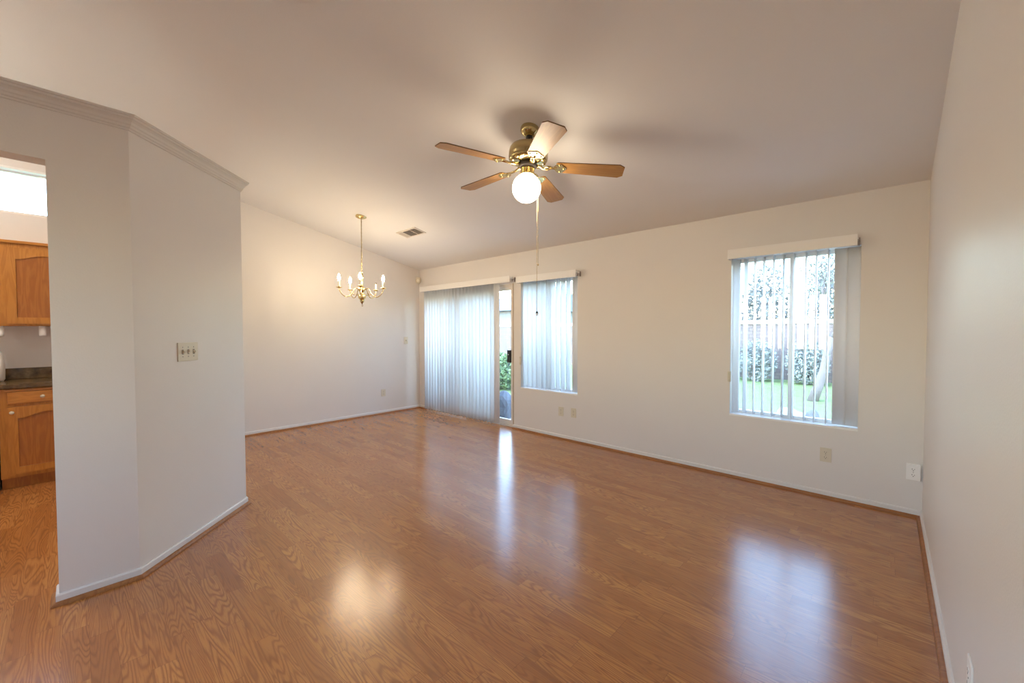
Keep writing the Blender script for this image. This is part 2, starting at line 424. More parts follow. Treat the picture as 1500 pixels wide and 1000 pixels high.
# ------------------------------------------------------------------ windows and sliding door
def window(name, w, y0, y1, vertical=True, axis='y', meeting=.5):
    x0, x1, z0, z1 = w; f = .035
    fr = MB()
    if axis == 'y':
        bx = lambda mb, a0, c0, a1, c1, d0=y0, d1=y1: mb.box(a0, d0, c0, a1, d1, c1)
    else:
        bx = lambda mb, a0, c0, a1, c1, d0=y0, d1=y1: mb.box(d0, a0, c0, d1, a1, c1)
    bx(fr, x0, z0, x1, z0+f); bx(fr, x0, z1-f, x1, z1); bx(fr, x0, z0+f, x0+f, z1-f); bx(fr, x1-f, z0+f, x1, z1-f)
    o = struct(name, fr, 'white')
    xm = x0+(x1-x0)*meeting
    ym = (y0+y1)/2
    s1 = MB(); d = .022
    bx(s1, xm-.02, z0+f, xm+.02, z1-f, y0+.006, y1-.006)
    struct('meeting_stile', s1, 'white', o)
    g = MB(); bx(g, x0+f, z0+f, xm-.02, z1-f, ym-.002, ym+.002); struct('glass_pane', g, 'glass', o)
    g = MB(); bx(g, xm+.02, z0+f, x1-f, z1-f, ym-.002, ym+.002); struct('glass_pane', g, 'glass', o)
    return o
w1 = window('window_1', W1, .095, .14)
w2 = window('window_2', W2, .095, .14)
for w, nme in ((W1, w1), (W2, w2)):
    struct('window_sill', MB().box(w[0], -.006, w[2]-.012, w[1], .0, w[2]+.004).box(w[0]+.001, 0, w[2], w[1]-.001, .095, w[2]+.004), 'white', nme)
w3 = window('window_3', KW, XL-.13, XL-.085, axis='x')
w4 = window('added_window', FWN, YF-.12, YF-.07)  # added, out of view, to let in more daylight
struct('window_casing', MB().box(XL-.085, KW[0], KW[3]-.02, XL, KW[1], KW[3]).box(XL-.085, KW[0], KW[2], XL, KW[1], KW[2]+.02), 'white', w3)

dr = MB(); f = .03
dr.box(DX0, .03, DZ-f, DX1, .14, DZ).box(DX0, .03, 0, DX0+f, .14, DZ-f).box(DX1-f, .03, 0, DX1, .14, DZ-f).box(DX0+f, .03, 0, DX1-f, .14, .022)
door = struct('door_1', dr, 'alu')
struct('jamb_strip', MB().box(DX1-.012, -.004, 0, DX1, .03, DZ), 'alu', door)
struct('jamb_edge', MB().box(DX1, -.006, 0, DX1+.008, .0, DZ), 'bronzeedge', door)
xm = (DX0+DX1)/2
def panel(x0, x1, y0, y1, nme):
    fr = MB(); s = .055; z0, z1 = .024, DZ-f
    fr.box(x0, y0, z0, x0+s, y1, z1).box(x1-s, y0, z0, x1, y1, z1).box(x0+s, y0, z0, x1-s, y1, z0+.07).box(x0+s, y0, z1-.055, x1-s, y1, z1)
    p = struct(nme, fr, 'alu', door)
    struct('glass_pane', MB().box(x0+s, (y0+y1)/2-.002, z0+.07, x1-s, (y0+y1)/2+.002, z1-.055), 'glass', p)
    return p
panel(DX0+f, xm+.03, .09, .13, 'fixed_panel')
sl = panel(xm-.03, DX1-f, .045, .085, 'sliding_panel')
hx = DX1-f-.05
hd = MB().box(hx-.052, .012, .915, hx+.005, .044, 1.095, .008)
ho = struct('door_handle', hd, 'black', sl)
struct('handle_screw', MB().sphere(.008, (hx-.024, .011, 1.03)), 'white', ho)

# ------------------------------------------------------------------ vertical blinds
def slat_mesh(h, w=.089, sag=.011):
    mb = MB(); n = 6; t = .0009
    A = [(-w/2+w*i/n, sag*(1-(2*i/n-1)**2)) for i in range(n+1)]
    vs = []
    for z in (0, -h):
        for x, y in A: vs.append((x, y, z))
        for x, y in A: vs.append((x, y+t, z))
    k = n+1; fs = []
    for i in range(n):
        fs.append((i, i+1, 2*k+i+1, 2*k+i)); fs.append((k+i, 3*k+i, 3*k+i+1, k+i+1))
        fs.append((i, k+i, k+i+1, i+1)); fs.append((2*k+i, 2*k+i+1, 3*k+i+1, 3*k+i))
    fs.append((0, 2*k, 3*k, k)); fs.append((n, k+n, 3*k+n, 2*k+n))
    mb.add(vs, fs, True)
    return mb
def blind(label, x0, x1, ztop, zbot, slats, ys, vy, group='vertical blinds along the window wall', weights=True):
    """slats: list of (x, turn in degrees)"""
    root = thing('vertical_blind', label, 'blind', ((x0+x1)/2, 0, ztop+.0), 0, group)
    o = Vector(root.location)
    inv = lambda mb, nme, mat, par=root: _rel(mb, nme, mat, par, o)
    v = MB().box(x0, vy-.006, ztop-.085, x1, vy, ztop, .002)
    v.box(x0, vy, ztop-.085, x0+.004, -.004, ztop)
    inv(v, 'valance', 'white')
    hr = MB().box(x0+.01, ys-.02 if ys < 0 else -.062, ztop-.048, x1+.004, ys+.02 if ys < 0 else -.022, ztop-.018)
    rail = inv(hr, 'headrail', 'white')
    br = MB().box(x1-.004, -.085, ztop-.045, x1+.012, -.001, ztop-.041).box(x1-.004, -.012, ztop-.075, x1+.012, -.001, ztop-.015).box(x1-.004, -.06, ztop-.075, x1+.008, -.055, ztop-.041)
    inv(br, 'bracket', 'greymetal')
    zt = ztop-.05 if ys < 0 else W2[3]-.004
    first = None
    for x, a in slats:
        if first is None:
            first = slat_mesh(zt-zbot).build('slat', 'slat', root); s = first
        else:
            s = first.copy(); COL.objects.link(s); s.parent = root
        s.location = Vector((x, ys, zt)) - o; s.rotation_euler = (0, 0, R(a))
    return root
def _rel(mb, nme, mat, par, o):
    mb.v = [p-o for p in mb.v]
    return mb.build(nme, mat, par)
rs = random.Random(3)
sl1 = [(-6.015 + .0745*i, 76+rs.uniform(-9, 9)) for i in range(12)]
sl2 = [(-5.10 + .079*i, 78+rs.uniform(-9, 9)) for i in range(10)] + [(-4.315, 20)]
blind('white vertical blind nearly covering the sliding glass door', -6.14, -4.012, 2.122, .03, sl1+sl2, -.055, -.1)
sl3 = [(-3.86 + .0795*i, 80+rs.uniform(-6, 6)) for i in range(10)] + [(-3.035, 14)]
blind('white vertical blind over the narrow window between the door and the outlets', -3.907, -2.942, 2.098, .60, sl3, .046, -.09)
sl4 = [(x, a) for x, a in ((-1.245, 60), (-1.17, 80), (-1.094, 92), (-1.024, 90), (-.948, 92), (-.875, 91), (-.80, 88), (-.715, 90), (-.645, 91), (-.565, 90), (-.488, 8), (-.412, -4))]
blind('open vertical blind on the bright window nearest the right wall', -1.292, -.386, 2.104, .60, sl4, .046, -.09)

# ------------------------------------------------------------------ ceiling fan
FX, FY = -2.154, -1.868; FZ = zc(FY)
fan = thing('ceiling_fan', 'brass ceiling fan with five wooden blades and a lit globe hanging from the ceiling', 'ceiling fan', (FX, FY, FZ))
dn = Vector((-.036, -.045, -1)).normalized()
fan.rotation_euler = (-dn).to_track_quat('Z', 'Y').to_euler()
# keep the fan's own x axis close to the world's
zax = -dn; xax = (Vector((1,0,0)) - zax*zax.x).normalized(); yax = zax.cross(xax)
fan.rotation_euler = Matrix((xax, yax, zax)).transposed().to_euler()
can = MB().lathe([(.005, .014), (.064, .012), (.068, .0), (.068, -.022), (.062, -.035), (.045, -.052), (.034, -.06), (.005, -.06)], 32)
can.build('canopy', 'oldbrass', fan)
MB().sphere(.026, (0, 0, -.068), 16, 10).build('hanger_ball', 'black', fan)
MB().lathe([(.004, -.075), (.013, -.078), (.013, -.094), (.034, -.097), (.036, -.108), (.02, -.118), (.02, -.128), (.004, -.13)], 24).build('downrod', 'brass', fan)
mt_ = MB().lathe([(.004, -.116), (.05, -.118), (.10, -.124), (.128, -.136), (.140, -.155), (.144, -.175), (.144, -.212), (.139, -.222), (.143, -.228), (.134, -.240), (.112, -.250), (.07, -.256), (.004, -.256)], 40)
motor = mt_.build('motor_housing', 'oldbrass', fan)
for k in range(10):
    a = 2*PI*(k+.5)/10
    MB().sphere(.019, (.117*math.cos(a), .117*math.sin(a), -.246), 10, 6, (1, 1, .45)).build('scroll_boss', 'brass', motor)
MB().lathe([(.004, -.255), (.062, -.255), (.066, -.262), (.066, -.282), (.058, -.286), (.004, -.286)], 28).build('hub', 'duct', fan)
MB().lathe([(.004, -.284), (.044, -.286), (.050, -.291), (.052, -.300), (.052, -.325), (.056, -.332), (.056, -.341), (.050, -.345), (.004, -.345)], 32).build('switch_housing', 'brass', fan)
GL = -.436
pr = [(max(.003, .104*math.sin(PI*i/24)), GL-.104*math.cos(PI*i/24)) for i in range(22)] + [(.046, GL+.0935), (.046, GL+.105), (.003, GL+.105)]
MB().lathe(pr, 40).build('globe', 'globe', fan)
def blade_pts(x0, x1, wr, wt, c):
    return [(x0, -wr/2+.012), (x0+.012, -wr/2), (x1-c, -wt/2), (x1, -wt/2+c*.75), (x1, wt/2-c*.75), (x1-c, wt/2), (x0+.012, wr/2), (x0, wr/2-.012)]
def make_blade(ang):
    iron = bpy.data.objects.new('blade_iron', None)
    # iron: a flat cast arm from the hub to the blade root with a scalloped plate
    mb = MB()
    mb.tube([(.06, 0, -.270), (.095, 0, -.280), (.13, .006, -.292), (.165, .0, -.292), (.20, 0, -.285)], [.010, .009, .008, .008, .009], 8)
    def top(pts, z0, z1, mat):
        mb2 = MB(); mb2.prism([(x, y, z0) for x, y in pts], (0, 0, z1-z0)); return mb2
    return mb
DROOP, PITCHB = R(3.0), R(9.5)
def blade_xf(p):
    # local blade frame: x outward, y across; pitched about x, drooped about y, placed at the iron's end
    v = Vector(p)
    v = Matrix.Rotation(-PITCHB, 3, 'X') @ v
    base = Vector((.19, 0, -.281))
    v = Matrix.Rotation(DROOP, 3, 'Y') @ v
    return base + v
irn = None
for k, deg in enumerate((-107.5, -179.5, 108.5, 36.5, -35.5)):
    if irn is None:
        ib = MB()
        ib.tube([(.058, 0, -.270), (.09, 0, -.276), (.115, .012, -.290), (.145, .012, -.293), (.175, 0, -.288), (.215, 0, -.286)], [.011, .010, .009, .008, .009, .011], 8)
        ib.tube([(.115, .012, -.290), (.135, -.010, -.284), (.165, -.014, -.282), (.185, 0, -.286)], .006, 8)
        # scalloped plate under the blade root
        o = len(ib.v)
        sc = [(.0, -.018), (.02, -.05), (.045, -.056), (.06, -.045), (.066, -.03), (.078, -.02), (.09, 0), (.078, .02), (.066, .03), (.06, .045), (.045, .056), (.02, .05), (.0, .018)]
        ib.prism([blade_xf((x+.005, y, -.009)) for x, y in sc], blade_xf((0, 0, .005))-blade_xf((0, 0, 0)))
        for x, y in ((.045, -.04), (.045, .04), (.075, 0)):
            ib.sphere(.007, blade_xf((x, y, -.0095)), 8, 6)
        irn = ib.build('blade_iron', 'brass', fan); ir = irn
        bl = MB(); pts = blade_pts(.02, .50, .120, .154, .034)
        bl.prism([blade_xf((x, y, -.0035)) for x, y in pts], blade_xf((0, 0, .007))-blade_xf((0, 0, 0)))
        bo = bl.build('blade', 'blade', irn)
        bo.data.materials.append(M['bladeedge'])
        for p in bo.data.polygons:
            if len(p.vertices) == 4: p.material_index = 1
    else:
        ir = copy_part(irn, fan)
    ir.rotation_euler = (0, 0, R(deg))
# pull chains hang plumb: built in world space, then parented
def plumb_chain(top, zb, bell):
    inv = Matrix.LocRotScale(fan.location, fan.rotation_euler, None).inverted()
    mb = MB()
    n = int((top[2]-zb)/.0115)
    st = Vector((FX, FY, FZ)) + dn*.335
    mb.tube([inv @ st, inv @ Vector((st.x+(top[0]-st.x)*.6, st.y+(top[1]-st.y)*.6, st.z-.003)), inv @ Vector(top)], .0018, 6)
    mb.tube([inv @ Vector(top), inv @ Vector((top[0], top[1], zb))], .0011, 5)
    for i in range(n):
        mb.sphere(.0022, inv @ Vector((top[0], top[1], top[2]-.0115*i)), 5, 3)
    ch = mb.build('pull_chain', 'brass', fan)
    kb = MB(); c = Vector((top[0], top[1], zb))
    rot = inv.to_3x3()
    if bell:
        kb.lathe([(.001, .004), (.004, .0), (.009, -.010), (.011, -.014), (.002, -.014)], 12, inv @ c, True, rot)
        kb.build('pull_cap', 'black', ch)
        k2 = MB().lathe([(.002, -.014), (.009, -.014), (.010, -.024), (.006, -.03), (.002, -.031)], 12, inv @ c, True, rot); k2.build('pull_knob', 'white', ch)
    else:
        kb.lathe([(.001, .003), (.004, .0), (.0055, -.008), (.001, -.012)], 10, inv @ c, True, rot); kb.build('pull_knob', 'brass', ch)
plumb_chain((-2.145, -1.797, FZ-.335), 1.515, True)
plumb_chain((-2.125, -1.808, FZ-.335), 1.865, False)

# ------------------------------------------------------------------ chandelier
CX, CY = -5.096, -1.683; CZ = zc(CY)
chl = thing('chandelier', 'brass five-arm candle chandelier hanging on a chain in the dining corner', 'chandelier', (CX, CY, CZ))
def L_(z): return z-CZ
MB().lathe([(.003, .02), (.062, .02), (.068, .0), (.066, -.012), (.045, -.024), (.02, -.03), (.003, -.032)], 28).build('canopy', 'brass', chl)
cm = MB(); z = CZ-.03; i = 0
while z > 2.125:
    a = (i % 2)*PI/2; ring = []
    for k in range(9):
        t = 2*PI*k/8; ring.append((math.cos(a)*.007*math.cos(t), math.sin(a)*.007*math.cos(t), L_(z-.013)+.0155*math.sin(t)))
    cm.tube(ring, .0021, 5); z -= .023; i += 1
cm.tube([(.003, .003, -.03), (-.003, .004, L_(2.5)), (.004, -.002, L_(2.3)), (0, 0, L_(2.11))], .0024, 6)
cm.build('chain', 'oldbrass', chl)
col_ = MB().lathe([(.003, L_(2.105)), (.012, L_(2.10)), (.018, L_(2.09)), (.010, L_(2.075)), (.020, L_(2.06)), (.026, L_(2.045)), (.014, L_(2.02)), (.011, L_(1.97)), (.015, L_(1.94)), (.034, L_(1.915)),
     (.044, L_(1.895)), (.036, L_(1.87)), (.020, L_(1.855)), (.018, L_(1.845)), (.034, L_(1.83)), (.047, L_(1.805)), (.047, L_(1.79)), (.034, L_(1.768)), (.018, L_(1.758)), (.003, L_(1.757))], 28)
col_.tube([(.012*math.cos(2*PI*k/10), 0, L_(2.112)+.012*math.sin(2*PI*k/10)) for k in range(11)], .003, 6)
col_.build('column', 'brass', chl)
fn = MB().lathe([(.003, L_(1.76)), (.026, L_(1.757)), (.030, L_(1.748)), (.022, L_(1.733)), (.012, L_(1.722)), (.007, L_(1.712)), (.003, L_(1.708))], 20)
fn.tube([(.014*math.cos(2*PI*k/12), .002, L_(1.694)+.014*math.sin(2*PI*k/12)) for k in range(13)], .003, 6)
fn.build('finial', 'oldbrass', chl)
ARM0 = -26.9-4
arm = None
RA = .272
for k in range(5):
    lit = k != 2
    if arm is None:
        pts = []
        ctrl = [(.030, 1.875), (.060, 1.905), (.090, 1.895), (.115, 1.845), (.150, 1.805), (.195, 1.797), (.240, 1.825), (.266, 1.87), (RA, 1.902)]
        for i in range(len(ctrl)-1):       # Catmull-Rom
            p0 = ctrl[max(i-1, 0)]; p1 = ctrl[i]; p2 = ctrl[i+1]; p3 = ctrl[min(i+2, len(ctrl)-1)]
            for j in range(4):
                t = j/4
                f_ = lambda a, b, c, d: .5*((2*b)+(-a+c)*t+(2*a-5*b+4*c-d)*t*t+(-a+3*b-3*c+d)*t**3)
                pts.append((f_(p0[0], p1[0], p2[0], p3[0]), 0, L_(f_(p0[1], p1[1], p2[1], p3[1]))))
        pts.append((RA, 0, L_(1.902)))
        am = MB().tube(pts, .0055, 8)
        am.tube([(.115, 0, L_(1.845)), (.10, 0, L_(1.82)), (.085, 0, L_(1.822)), (.083, 0, L_(1.838)), (.094, 0, L_(1.842))], .0045, 6)
        arm = am.build('arm', 'brass', chl); a_ = arm
        MB().lathe([(.003, L_(1.894)), (.012, L_(1.896)), (.030, L_(1.901)), (.036, L_(1.910)), (.033, L_(1.911)), (.014, L_(1.906)), (.013, L_(1.918)), (.003, L_(1.918))], 20, (RA, 0, 0)).build('drip_cup', 'brass', arm)
        MB().lathe([(.003, L_(1.912)), (.0115, L_(1.912)), (.0115, L_(1.985)), (.009, L_(1.990)), (.003, L_(1.990))], 14, (RA, 0, 0)).build('candle_sleeve', 'cream', arm)
        bulb = MB().lathe([(.003, L_(1.986)), (.008, L_(1.990)), (.013, L_(2.003)), (.0165, L_(2.018)), (.015, L_(2.034)), (.009, L_(2.052)), (.004, L_(2.066)), (.001, L_(2.072))], 16, (RA, 0, 0)).build('bulb', 'bulb', arm)
    elif lit:
        a_ = copy_part(arm, chl)
    else:
        a_ = arm.copy(); COL.objects.link(a_); a_.parent = chl
        for c in arm.children:
            if c.name.split('.')[0] != 'bulb': copy_part(c, a_)
        MB().lathe([(.003, L_(1.988)), (.009, L_(1.990)), (.009, L_(2.004)), (.003, L_(2.006))], 12, (RA, 0, 0)).build('empty_socket', 'dark', a_)
        a_['label'] = 'arm whose candle has no bulb'
    a_.rotation_euler = (0, 0, R(ARM0+72*k))

# ------------------------------------------------------------------ ceiling vent
VC = Vector((-4.895, -1.09, zc(-1.09)))
vent = thing('ceiling_vent', 'white rectangular air vent on the ceiling near the window wall', 'vent', VC)
vent.rotation_euler = (-math.atan(S), 0, 0)
VL, VW = .44, .185
fr = MB()
fr.box(-VL/2, -VW/2, -.008, VL/2, -VW/2+.022, 0).box(-VL/2, VW/2-.022, -.008, VL/2, VW/2, 0).box(-VL/2, -VW/2+.022, -.008, -VL/2+.022, VW/2-.022, 0).box(VL/2-.022, -VW/2+.022, -.008, VL/2, VW/2-.022, 0)
for x in (-.105, .07): fr.box(x-.006, -VW/2+.022, -.008, x+.006, VW/2-.022, -.001)
fr.build('frame', 'vent', vent)
MB().box(-VL/2+.018, -VW/2+.018, -.0015, VL/2-.018, VW/2-.018, -.0005).build('duct_opening', 'duct', vent)
va = None
for xs_, tilt in (([-.185, -.165, -.145, -.125], -50), ([-.085, -.064, -.043, -.022, -.001, .02, .041], 52), ([.09, .111, .132, .153, .174, .19], 52)):
    for x in xs_:
        if va is None:
            va = MB().box(-.008, -VW/2+.022, -.0007, .008, VW/2-.022, .0007).build('vane', 'vent', vent); v_ = va
        else: v_ = va.copy(); COL.objects.link(v_); v_.parent = vent
        v_.location = (x, 0, -.0055); v_.rotation_euler = (0, R(tilt), 0)

# ------------------------------------------------------------------ switches, outlets, sensors
def plate_mb(w, h): return MB().box(-w/2, -.006, -h/2, w/2, 0, h/2, .0022)
sw = thing('light_switch', 'triple toggle light switch on the angled wall', 'light switch', (-3.513, -3.672, 1.24), R(135))
sw.location = ((-3.446-3.574)/2, (-3.739-3.611)/2, 1.2385)
plate_mb(.168, .118).build('plate', 'almond', sw)
for k, x in enumerate((-.046, 0, .046)):
    t_ = MB()
    s_ = 1 if k != 2 else -1
    t_.prism([(x-.0055, -.006, -.012), (x-.0055, -.006, .012), (x-.0055, -.018, .004*s_+.006*s_), (x-.0055, -.018, .004*s_-.002*s_)], (.011, 0, 0))
    tg = t_.build('toggle', 'almond', sw)
    MB().box(x-.0075, -.0066, -.0145, x+.0075, -.0058, .0145).build('toggle_slot', 'dark', tg)
    for zz in (-.03, .03):
        MB().sphere(.0036, (x, -.006, zz), 8, 6, (1, .5, 1)).build('screw', 'greymetal', sw)
outlet0 = None
def outlet(label, loc, rz, mat='almond', sx=1.0):
    o = thing('wall_outlet', label, 'outlet', loc, rz, 'wall outlets in the room')
    plate_mb(.075*sx, .115).build('plate', mat, o)
    for zz in (-.021, .021):
        mb = MB()
        fp = []
        for k in range(16):
            a = 2*PI*k/16; fp.append((.0165*math.cos(a), -.0062, zz+max(-.0135, min(.0135, .0165*math.sin(a)))))
        mb.prism(fp, (0, -.0016, 0))
        f_ = mb.build('receptacle', mat, o)
        sl_ = MB().box(-.0078, -.0082, zz-.001, -.0055, -.0076, zz+.008).box(.0055, -.0082, zz-.001, .0078, -.0076, zz+.006)
        sl_.lathe([(.0001, 0), (.0028, 0), (.0028, .0006), (.0001, .0006)], 10, (0, -.0076, zz-.0075), False, Matrix.Rotation(R(90), 3, 'X'))
        sl_.build('socket_slots', 'dark', f_)
    MB().sphere(.003, (0, -.0062, 0), 8, 6, (1, .5, 1)).build('screw', 'greymetal', o)
    return o
outlet('beige outlet under the narrow window, left of its pair', (-3.222, 0, .347), 0)
outlet('beige outlet under the narrow window, right of its pair', (-3.030, 0, .354), 0)
outlet('beige outlet below the bright window near the right wall', (-.562, 0, .349), 0)
ow = outlet('white deep outlet box by the right corner', (-.0515, -.026, .333), 0, 'white', 1.0)
MB().box(-.036, -.0005, -.055, .036, .026, .055, .002).build('surface_box', 'white', ow)
outlet('outlet low on the far dining wall', (XL, -.712, .345), R(90), 'almond')
outlet('outlet on the right wall at the bottom photo edge', (0, -2.325, .305), R(-90), 'white')
th = thing('wall_switch', 'small light switch on the far wall beside the sliding door', 'light switch', (XL, -.276, 1.203), R(90))
plate_mb(.078, .115).build('plate', 'almond', th)
t_ = MB().prism([(-.0055, -.006, -.012), (-.0055, -.006, .012), (-.0055, -.017, .010), (-.0055, -.017, .004)], (.011, 0, 0)).build('toggle', 'almond', th)
ms = thing('motion_sensor', 'small beige motion sensor high in the far corner', 'sensor', (-6.272, -.043, 2.253), R(45))
MB().lathe([(.002, -.055), (.03, -.05), (.042, -.03), (.045, 0), (.042, .038), (.036, .05), (.002, .054)], 20).build('housing', 'almond', ms)
MB().sphere(.026, (0, -.034, -.006), 14, 8, (1, .7, 1.1)).build('lens', 'cream', ms)
for lab, x, y, z0, z1, sx in (('small beige cord cleat on the left edge of the narrow window', -3.904, -.008, .90, 1.014, .014),
                          ('small beige cord cleat on the left edge of the bright window', -1.288, -.008, .89, .986, .014),
                          ('small white cord cleat on the wall left of the sliding door blind', -6.147, -.008, .222, .366, .014)):
    c = thing('cord_cleat', lab, 'cord cleat', (x, 0, (z0+z1)/2), 0, 'cord cleats beside the blinds')
    hh = (z1-z0)/2
    MB().box(-sx, -.010, -hh, sx, 0, hh, .003).build('base', 'almond', c)
    MB().tube([(0, -.010, hh*.4), (0, -.020, hh*.6), (0, -.022, hh*.9)], .004, 6).build('horn', 'almond', c)
    MB().tube([(0, -.010, -hh*.4), (0, -.020, -hh*.6), (0, -.022, -hh*.9)], .004, 6).build('horn', 'almond', c)

# ------------------------------------------------------------------ kitchen
KX = -5.745   # face of the base cabinet
YA, YB = -4.62, -3.70
bc = thing('base_cabinet', 'oak base cabinet with arched panel door under the granite worktop', 'cabinet', (KX, (YA+YB)/2, 0))
o = Vector(bc.location)
def rel(mb, nme, mat, par, oo): mb.v = [p-oo for p in mb.v]; return mb.build(nme, mat, par)
rel(MB().box(XL+.003, YA, .10, KX, YB, .875), 'body', 'oak', bc, o)
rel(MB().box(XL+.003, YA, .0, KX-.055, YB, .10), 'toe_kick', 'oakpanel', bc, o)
def arch_door(par, oo, y0, y1, z0, z1, x, knob, arch_low=True):
    st = .058; t = .019; n = 14
    mb = MB()
    mb.box(x, y0, z0, x+t, y0+st, z1).box(x, y1-st, z0, x+t, y1, z1).box(x, y0+st, z0, x+t, y1-st, z0+st)
    # arched top rail
    a0, a1 = y0+st, y1-st; pts = [(x, a1, z1), (x, a0, z1)]
    for i in range(n+1):
        s_ = i/n; e_ = .5-.5*math.cos(2*PI*s_)
        pts.append((x, a0+(a1-a0)*s_, z1-st-.045*(1-e_)*1.0))
    mb.prism(pts, (t, 0, 0))
    d = rel(mb, 'door', 'oakh' if False else 'oak', par, oo)
    pn = MB().box(x+.003, a0-.004, z0+st-.004, x+.009, a1+.004, z1-st+.004)
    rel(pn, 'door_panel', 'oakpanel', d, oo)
    if knob:
        kb = MB().lathe([(.002, .0), (.006, .0), (.005, .012), (.014, .018), (.015, .024), (.008, .029), (.002, .030)], 16, (x+t, knob[0], knob[1]), True, Matrix.Rotation(R(90), 3, 'Y'))
        rel(kb, 'knob', 'almond', d, oo)
    return d
arch_door(bc, o, -4.575, -4.125, .135, .718, KX, (-4.548, .672))
arch_door(bc, o, -4.115, -3.72, .135, .718, KX, (-3.75, .672))
dw = rel(MB().box(KX, -4.572, .745, KX+.019, -4.125, .845, .004), 'drawer', 'oakh', bc, o)
rel(MB().lathe([(.002, .0), (.006, .0), (.005, .012), (.014, .018), (.015, .024), (.008, .029), (.002, .030)], 16, (KX+.019, -4.372, .796), True, Matrix.Rotation(R(90), 3, 'Y')), 'knob', 'almond', dw, o)
rel(MB().box(KX, -4.59, .853, KX+.016, -3.72, .868), 'top_rail', 'oakh', bc, o)
dwr = rel(MB().box(KX, -4.115, .745, KX+.019, -3.72, .845, .004), 'drawer', 'oakh', bc, o)
rel(MB().lathe([(.002, .0), (.006, .0), (.005, .012), (.014, .018), (.015, .024), (.008, .029), (.002, .030)], 16, (KX+.019, -3.92, .796), True, Matrix.Rotation(R(90), 3, 'Y')), 'knob', 'almond', dwr, o)
wt = thing('worktop', 'brown granite worktop running along the kitchen wall', 'countertop', (KX, -4.7, .876))
o = Vector(wt.location)
rel(MB().box(XL+.002, -6.3, .876, KX+.03, YB, .916, .008), 'slab', 'granite', wt, o)
rel(MB().box(XL+.002, -6.3, .9165, XL+.022, YB, 1.02, .003), 'backsplash', 'granite', wt, o)
dwm = thing('dishwasher', 'black dishwasher at the left photo edge beside the oak cabinet', 'dishwasher', (KX, -4.93, 0))
o = Vector(dwm.location)
rel(MB().box(XL+.01, -5.225, .10, KX-.002, -4.628, .87), 'body', 'black', dwm, o)
rel(MB().box(KX-.002, -5.222, .115, KX+.02, -4.63, .70, .006), 'door', 'black', dwm, o)
rel(MB().box(KX-.002, -5.222, .71, KX+.02, -4.63, .865, .006), 'control_panel', 'black', dwm, o)
rel(MB().box(XL+.01, -5.225, .0, KX-.06, -4.628, .10), 'toe_kick', 'black', dwm, o)
UX = -6.005
uc = thing('wall_cabinet', 'oak wall cabinet with arched panel door above the worktop', 'cabinet', (UX, -4.2, 1.42))
o = Vector(uc.location)
rel(MB().box(XL+.003, -4.70, 1.42, UX, YB, 2.165), 'body', 'oak', uc, o)
rel(MB().box(XL+.003, -4.71, 2.165, UX+.022, YB, 2.19, .004), 'cornice', 'oakh', uc, o)
arch_door(uc, o, -4.575, -4.125, 1.44, 2.125, UX, (-4.16, 1.50))
arch_door(uc, o, -4.115, -3.72, 1.44, 2.125, UX, (-4.08, 1.50))
tb = thing('towel_bracket', 'white bracket under the oak wall cabinet, near the partition', 'bracket', (-6.05, -4.372, 1.42), 0, 'white brackets under the wall cabinet')
MB().box(-.03, -.022, -.014, .03, .022, -.0005, .003).build('base', 'white', tb)
MB().lathe([(.002, -.095), (.020, -.094), (.024, -.088), (.024, -.014), (.002, -.013)], 18).build('cup', 'white', tb)
tb2 = copy_tree(tb); tb2.location = (-6.05, -4.622, 1.42); tb2['label'] = 'white bracket under the oak wall cabinet, at the left photo edge'
jg = thing('white_container', 'white plastic container standing on the granite worktop', 'container', (-6.12, -4.70, .917))
MB().lathe([(.003, 0), (.082, 0), (.094, .02), (.096, .14), (.088, .24), (.07, .275), (.003, .28)], 28).build('body', 'white', jg)
MB().lathe([(.003, .281), (.055, .281), (.058, .295), (.045, .305), (.003, .307)], 24).build('lid', 'white', jg)
# unseen ceiling lamp, added over the kitchen to brighten ceiling and room
kl = thing('added_lamp', 'added flush ceiling lamp over the kitchen, above the partition, out of view', 'ceiling lamp', (-4.75, -5.1, zc(-5.1)-.004))
kl.rotation_euler = (-math.atan(S), 0, 0)
MB().box(-.64, -.22, -.06, .64, .22, 0, .004).build('housing', 'trim', kl)
MB().box(-.62, -.20, -.10, .62, .20, -.061, .012).build('diffuser', 'addedlamp', kl)

# ------------------------------------------------------------------ garden
struct('lawn', MB().box(-30, T+1.9, -.30, 14, 30, -.12).box(-30, -30, -.4, -6.6, .15, -.25), 'lawn')
struct('patio', MB().box(-9, T, -.16, 14, T+1.9, -.06), 'stone')
gw = thing('garden_wall', 'grey block wall at the end of the lawn outside', 'wall', (-8, 10.4, -.12))
o = Vector(gw.location)
rel(MB().box(-30, 10.3, -.13, 14, 10.5, 1.56), 'blocks', 'block', gw, o)
rel(MB().box(-30, 10.26, 1.56, 14, 10.54, 1.68), 'cap', 'paleblock', gw, o)
hs = thing('neighbour_house', 'pale house beyond the garden wall, seen past the door', 'house', (-22, 15, -.12))
o = Vector(hs.location)
rel(MB().box(-30, 13, -.12, -14.6, 19, 2.5), 'walls', 'stucco', hs, o)
rel(MB().prism([(-30.5, 12.4, 2.5), (-30.5, 19.6, 2.5), (-30.5, 16, 3.6)], (16.4, 0, 0)), 'roof', 'roof', hs, o)
